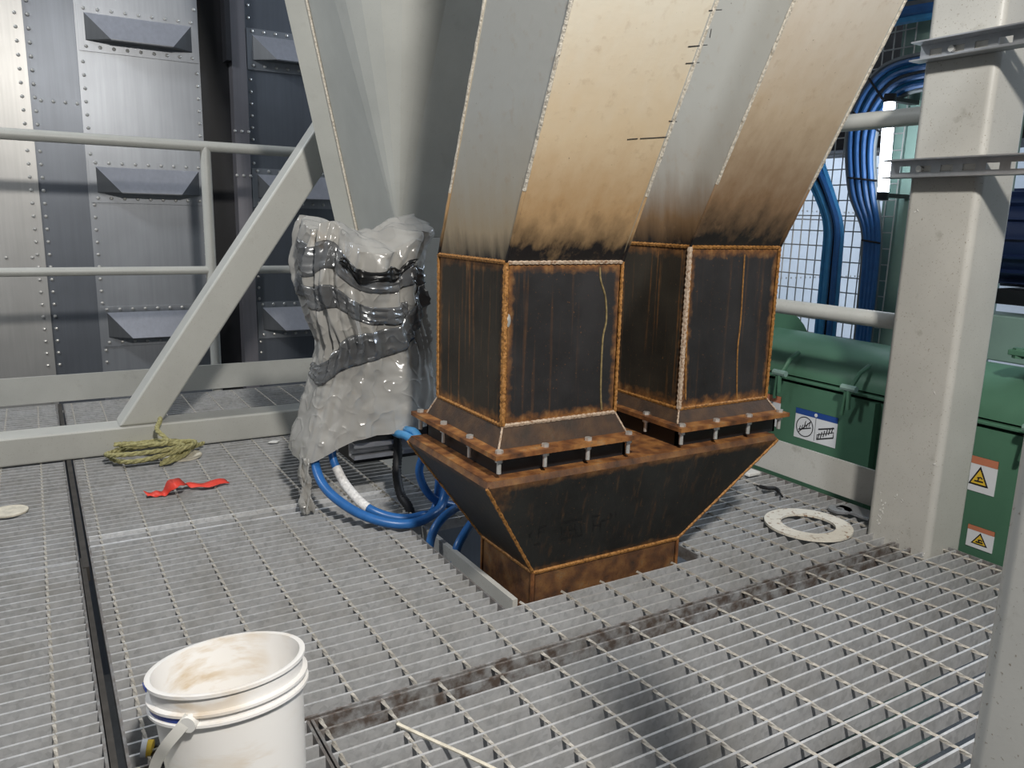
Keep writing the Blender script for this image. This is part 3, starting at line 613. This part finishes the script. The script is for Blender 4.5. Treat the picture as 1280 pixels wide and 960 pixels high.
# ------------------------------------------------------------------ loose things on the floor
rg = MB().ring((1.636, 1.24, .004), .066, .107, .006, 48).build('flange_ring', 'ring'); tag(rg, 'flat white ring speckled with rust lying on the grating by the column', 'ring')
lug = thing('lug_plate', None, 'dark grey lug plate with a hole lying behind the loose ring', 'plate')
mb = MB().ring((1.80, 1.27, .006), .010, .030, .006, 24); mb.build('eye', 'strut', lug); MB().box((1.80, 1.185, .006), (1.86, 1.285, .012)).build('tongue', 'strut', lug)
ds = MB().lathe([(.0005, 0), (.042, 0), (.042, .004), (.0005, .004)], Matrix.Translation((-.103, 2.24, .001)), 32, False).build('flat_disc', 'cream'); tag(ds, 'small off-white flat disc lying on the left grating', 'disc')
ds = MB().lathe([(.0005, 0), (.060, 0), (.060, .004), (.0005, .004)], Matrix.Translation((.345, 2.545, .001)), 32, False).build('flat_disc', 'cream'); tag(ds, 'pale round disc lying half under the coiled rope', 'disc')
rp = thing('rope_coil', None, 'yellow-green twisted rope coiled on the grating against the beam', 'rope')
path = []
for k in range(150):
    u = k/149; a = -1.2+u*2*PI*2.6; rx = .125-.02*u+.018*math.sin(3.1*a*.37); ry = .085-.02*u+.012*math.sin(a*.61+1)
    path.append(Vector((.245+.02*math.sin(a*.4)+rx*math.cos(a), 2.545+ry*math.sin(a), .010+.026*u+.010*math.sin(a*1.3)+.010)))
path += spline([path[-1], Vector((.30, 2.52, .055)), Vector((.285, 2.58, .085)), Vector((.30, 2.625, .100)), Vector((.305, 2.66, .104))], 10)[1:]
start = spline([Vector((.42, 2.60, .02)), Vector((.36, 2.54, .022)), path[0]], 10)[:-1]; path = start+path
for s in range(3):
    sp = []
    for i, p in enumerate(path):
        d = (path[min(i+1, len(path)-1)]-path[max(i-1, 0)]).normalized(); x = d.cross(Vector((0, 0, 1))).normalized(); yv = x.cross(d); ph = i*.9+s*2*PI/3
        sp.append(p+(x*math.cos(ph)+yv*math.sin(ph))*.0036)
    MB().tube(sp, .0042, 6).build('strand', 'rope', rp)
rbn = MB(); rbn.sm = True
pa = spline([onz(182, 619, .003), onz(195, 619, .004), onz(206, 617, .006), onz(216, 606, .030), onz(228, 604, .030), onz(236, 608, .010), onz(258, 607, .008), onz(284, 602, .006)], 6)
for i, p in enumerate(pa):
    u = i/(len(pa)-1); wd = .013+.020*max(0, 1-abs(u-.45)/.14)-.006*max(0, 1-abs(u-.66)/.1); rbn.v += [tuple(p+Vector((.004, -wd, .002*math.sin(i)))), tuple(p+Vector((-.004, wd, .006+.003*math.cos(i*.8))))]
rbn.f = [(2*i, 2*i+2, 2*i+3, 2*i+1) for i in range(len(pa)-1)]
o = rbn.build('ribbon', 'red'); o.modifiers.new('t', 'SOLIDIFY').thickness = .001; tag(o, 'bright red torn ribbon lying on the grating', 'ribbon')
o = MB().tube(spline([onz(497, 905, .006), onz(540, 925, .006), onz(580, 943, .006), onz(640, 972, .006)], 6), .0028, 6).build('thin_wire', 'cream'); tag(o, 'thin pale wire lying across the near grating', 'wire')
o = MB().tube(spline([onz(946, 607, .006), onz(958, 610, .014), onz(970, 611, .012), onz(978, 621, .006)], 6), [.003]*3+[.006]*12+[.003]*4, 6).build('rubber_scrap', 'black'); tag(o, 'black curled rubber scrap on the grating beside the hopper', 'scrap')
p = onz(936, 592, .004); o = MB().box((p.x-.02, p.y-.02, .001), (p.x+.03, p.y+.02, .012)).build('paper_scrap', 'white', bevel=.003); tag(o, 'tiny white scrap at the foot of the right toe plate', 'scrap')
p = onz(343, 553, .002); o = MB().poly([p+Vector((-.02, 0, 0)), p+Vector((.005, -.012, 0)), p+Vector((.018, .003, 0)), p+Vector((-.004, .012, 0))], (0, 0, .004)).build('paper_scrap', 'white'); tag(o, 'tiny white paper scrap near the far floor beam', 'scrap')
# ------------------------------------------------------------------ green screw conveyor
gc = thing('screw_conveyor', None, 'dark green covered screw conveyor beyond the right railing', 'conveyor')
GX, GR, GZ = 2.30, .19, .248
def prof(pts, y0, y1): 
    m2 = MB(); m2.sm = True; n = len(pts); m2.v = [(x, y0, z) for x, z in pts]+[(x, y1, z) for x, z in pts]
    m2.f = [(i, (i+1) % n, n+(i+1) % n, n+i) for i in range(n)]+[tuple(range(n)), tuple(range(2*n-1, n-1, -1))]; return m2
cov = [(GX+GR*math.cos(a), GZ+.02+.115*math.sin(a)) for a in [PI*k/18 for k in range(19)]]
prof(cov, -.2, 1.98).build('cover', 'green', gc)
prof([(GX-GR-.012, GZ+.004), (GX+GR+.012, GZ+.004), (GX+GR+.012, GZ+.014), (GX-GR-.012, GZ+.014)], -.2, 1.98).build('flange', 'green', gc, .003)
tr = [(GX-GR, GZ-.006), (GX-GR, GZ-.33)]+[(GX-GR*math.cos(a), GZ-.33-GR*math.sin(a)) for a in [PI*k/14 for k in range(1, 14)]]+[(GX+GR, GZ-.33), (GX+GR, GZ-.006)]
prof(tr, -.2, 1.98).build('trough', 'green', gc)
ed = [(GX+.235*math.cos(2*PI*k/32), GZ-.03+.235*math.sin(2*PI*k/32)) for k in range(32)]
prof(ed, 1.98, 2.0).build('end_plate', 'green', gc)
rg2 = [(GX-GR-.025, GZ-.004), (GX-GR-.025, GZ-.33)]+[(GX-(GR+.025)*math.cos(a), GZ-.33-(GR+.025)*math.sin(a)) for a in [PI*k/14 for k in range(1, 14)]]+[(GX+GR+.025, GZ-.33), (GX+GR+.025, GZ-.004)]
prof(rg2, 1.395, 1.415).build('joint_ring', 'green', gc)
for y in (1.73, 1.47, .95):
    cl = MB().tube([(GX-GR-.045, y, GZ-.035), (GX-GR-.05, y, GZ+.02), (GX-GR-.02, y-.01, GZ+.075), (GX-GR+.02, y-.01, GZ+.095)], .007, 8).build('clamp', 'green', gc)
    MB().tube([(GX-GR-.05, y-.025, GZ+.03), (GX-GR-.05, y+.025, GZ+.03)], .010, 8).build('clamp_pin', 'green2', cl); MB().tube([(GX-GR-.048, y+.01, GZ+.02), (GX-GR-.03, y+.03, GZ-.06)], .006, 8).build('clamp_lever', 'green', cl)
def sticker(label, yc, zc, wd, hg, kind, X=GX-GR-.0015):
    s = thing('safety_sticker', None, label, 'sticker', 'safety stickers on the green conveyor')
    def rect(nm2, y0, z0, y1, z1, m, k=1): return MB().box((X-.0006*k, yc-y1, zc+z0), (X+.001, yc-y0, zc+z1)).build(nm2, m, s)   # +y in sticker space runs to the right
    def pl(nm2, pts, m, k=2): return MB().poly([(X-.0006*k, yc-a, zc+b_) for a, b_ in pts], (-.0004, 0, 0)).build(nm2, m, s)
    def line(pts, r, m='ink', nm2='pictogram'): return MB().tube([(X-.0012, yc-a, zc+b_) for a, b_ in pts], r, 6).build(nm2, m, s)
    h, w_ = hg/2, wd/2
    rect('sheet', -w_, -h, w_, h, 'sign_white')
    if kind == 'blue':
        rect('header', -w_, h*.62, w_, h, 'sign_blue', 2)
        pl('header_mark', [(.006*math.cos(2*PI*k/16), h*.81+.006*math.sin(2*PI*k/16)) for k in range(16)], 'sign_white', 4)
        rect('divider', -.0006, -h*.9, .0006, h*.6, 'ink', 2)
        c = -w_*.5; R_ = w_*.40
        line([(c+R_*math.cos(2*PI*k/28), -h*.15+R_*math.sin(2*PI*k/28)) for k in range(29)], .0014); line([(c-R_*.72, -h*.15-R_*.72), (c+R_*.72, -h*.15+R_*.72)], .0014)
        line([(c-.022, -h*.42), (c+.024, -h*.12)], .0018); line([(c-.002, -h*.2), (c+.003, h*.25)], .0012)
        for k in range(5): line([(c-.02+.009*k, -h*.44+.0045*k), (c-.016+.009*k, -h*.14+.0045*k)], .0012)
        c = w_*.5; line([(c-.03, -h*.75), (c+.03, -h*.35)], .002); line([(c-.026, -h*.05), (c+.03, h*.28)], .0022)
        for k in range(6): line([(c-.026+.0095*k, -h*.72+.006*k), (c-.022+.0095*k, -h*.3+.006*k)], .0015)
        line([(c-.03, -h*.75), (c-.03, -h*.45), (c+.03, -h*.0), (c+.03, -h*.35)], .0013)
    else:
        rect('header', -w_, h*.58, w_, h, 'sign_orange', 2)
        pl('triangle_border', [(-w_*.62, -h*.62), (w_*.62, -h*.62), (0, h*.50)], 'ink', 2); pl('triangle', [(-w_*.47, -h*.53), (w_*.47, -h*.53), (0, h*.30)], 'sign_yellow', 3)
        line([(-w_*.25, -h*.38), (w_*.28, -h*.36)], .0024); line([(-w_*.1, -h*.18), (w_*.1, -h*.12), (w_*.22, -h*.2)], .0022); line([(-w_*.05, -h*.36), (w_*.0, -h*.14)], .0022)
    return s
sticker('white and blue safety sticker with two screw pictograms on the green conveyor', 1.61, .118, .160, .098, 'blue')
sticker('orange-topped warning sticker half hidden by the right chute flange', 1.80, .135, .09, .105, 'warn')
sticker('orange-topped hand warning sticker between the column and the near post', 1.085, .115, .085, .095, 'warn')
sticker('small orange-topped warning sticker low on the green trough by the column foot', 1.06, -.055, .07, .06, 'warn')
ib = thing('inlet_box', None, 'green flanged inlet box on top of the conveyor at the right edge', 'inlet box')
MB().box((2.16, .78, .372), (2.44, 1.03, .44)).build('box', 'green', ib, .004); MB().box((2.12, .74, .44), (2.48, 1.07, .455)).build('flange', 'green', ib, .003)
for y in (1.05, .95): MB().lathe([(.014, -.012), (.014, .014)], Matrix.Translation((2.135, y, .445)), 6).build('bolt', 'green', ib)
gb = MB().box((2.72, .3, onx(1260, 455, 2.7).z), (2.86, 1.62, onx(1260, 396, 2.7).z)).build('green_beam', 'green2', bevel=.006); tag(gb, 'pale green box beam behind the inlet box', 'beam')
gcol = MB().box((2.98, 1.72, -1.6), (3.28, 2.075, 3.0)).build('green_column', 'green2', bevel=.008); tag(gcol, 'pale green steel column behind the blue cable bundle', 'column')
mo = thing('electric_motor', None, 'dark navy electric motor at the right edge above the green beam', 'motor')
MB().lathe([(.02, -.01), (.135, 0), (.15, .05), (.15, .40), (.13, .42)], Matrix.Translation(onx(1290, 298, 2.9)+Vector((0, .10, 0)))@Matrix.Rotation(PI/2, 4, 'X'), 24).build('housing', 'navy', mo)
for k in range(16):
    a = 2*PI*k/16; c = onx(1290, 298, 2.9)+Vector((0, .08, 0)); MB().box((-.004, 0, .145), (.004, -.34, .165), Matrix.Translation(c)@Matrix.Rotation(a, 4, 'Y')).build('fin', 'navy', mo)
p = onx(1290, 298, 2.9); MB().box((p.x-.10, p.y-.35, p.z-.22), (p.x+.10, p.y+.05, p.z-.17)).build('foot', 'dark', mo)
dd = MB().box((3.5, 1.5, 1.12), (3.9, 3.6, 2.4)).build('dark_backdrop', 'dark', bevel=.01); tag(dd, 'added dark backdrop box high behind the wire mesh tray', 'duct')  # added box that darkens the background above the tray
# ------------------------------------------------------------------ cable tray, cables, lamp
TX = 2.93
tr = thing('wire_tray', None, 'wire mesh cable tray hung behind the blue cables', 'cable tray')
ya, yb = 2.0, 2.62
for k in range(15):
    y = ya+(yb-ya)*k/14; MB().tube([(TX+.03, y, -.1), (TX+.03, y, 1.75)], .0028, 5).build('wire', 'zinc', tr)
for k in range(30):
    z = -.1+1.85*k/29; MB().tube([(TX+.026, ya, z), (TX+.026, yb, z)], .0028, 5).build('wire', 'zinc', tr)
def bundle(L, Rr, n, X, cols, r, label, group, seed):
    random.seed(seed)
    for k in range(n):
        u = (k+.5)/n; ps = [onx(a[0]*(1-u)+b[0]*u, a[1]*(1-u)+b[1]*u, X-.022*(k % 2)) for a, b in zip(L, Rr)]
        o = MB().tube(spline(ps, 8), r, 7).build('cable', cols[k % len(cols)]); tag(o, label(k, n), 'cable', group)
ordn = ['first', 'second', 'third', 'fourth', 'fifth', 'sixth', 'seventh', 'eighth', 'ninth']
L2 = [(1066, 450), (1077, 330), (1077, 285), (1061, 240), (1057, 180), (1063, 140), (1084, 100), (1115, 75), (1180, 60)]
R2 = [(1086, 450), (1099, 330), (1101, 285), (1097, 245), (1094, 200), (1098, 165), (1112, 138), (1137, 118), (1180, 110)]
bundle(L2, R2, 9, TX-.02, ['greyc', 'blue', 'blue2', 'blue'], .0105, lambda k, n: ordn[k]+' cable from the left in the hooked bundle beside the lamp tube', 'hooked cable bundle', 1)
L1 = [(1015, 450), (1027, 330), (1030, 282), (1020, 248), (1004, 222), (975, 195)]
R1 = [(1041, 450), (1051, 330), (1053, 285), (1044, 248), (1034, 215), (1022, 170)]
bundle(L1, R1, 5, TX-.05, ['blue2', 'blue2', 'black', 'blue', 'blue2'], .0125, lambda k, n: ordn[k]+' cable from the left in the bundle next to the right chute', 'left cable bundle', 2)
L3 = [(1085, 42), (1125, 30), (1190, 18)]; R3 = [(1085, -10), (1125, -18), (1190, -25)]
bundle(L3, R3, 5, TX-.05, ['blue2', 'blue', 'greyc', 'blue2', 'blue'], .018, lambda k, n: ordn[k]+' cable from below in the level bundle at the top', 'level cable bundle', 3)
for a, b, w_ in (((1060, 222), (1096, 226), 'level with the lower end of the lamp'), ((1077, 300), (1100, 304), 'just below the lamp'), ((1066, 140), (1100, 165), 'level with the top of the lamp'), ((1086, 98), (1113, 138), 'on the bend, topmost of all'), ((1072, 392), (1093, 396), 'beside the mid rail, lowest of all')):
    o = MB().tube([onx(*a, TX-.056), onx(*b, TX-.056)], .004, 6).build('cable_tie', 'black'); tag(o, 'black tie around the hooked cable bundle '+w_, 'cable tie', 'ties on the hooked bundle')
lm = thing('lamp', None, 'glowing white tube lamp between the rail and the cable bundle', 'lamp')
A, B_ = onx(1112, 128, 2.82), onx(1104, 240, 2.82)
MB().tube([A, B_], .020, 14).build('tube', 'tube', lm); MB().tube([A+Vector((.0, 0, .03)), A], .022, 12).build('end_cap', 'dark', lm); MB().tube([B_, B_-Vector((0, 0, .03))], .022, 12).build('end_cap', 'dark', lm)
MB().box((A.x+.01, A.y-.015, A.z+.005), (2.985, A.y+.015, A.z+.02)).build('bracket', 'dark', lm); MB().box((B_.x+.01, B_.y-.015, B_.z-.02), (2.985, B_.y+.015, B_.z-.005)).build('bracket', 'dark', lm)
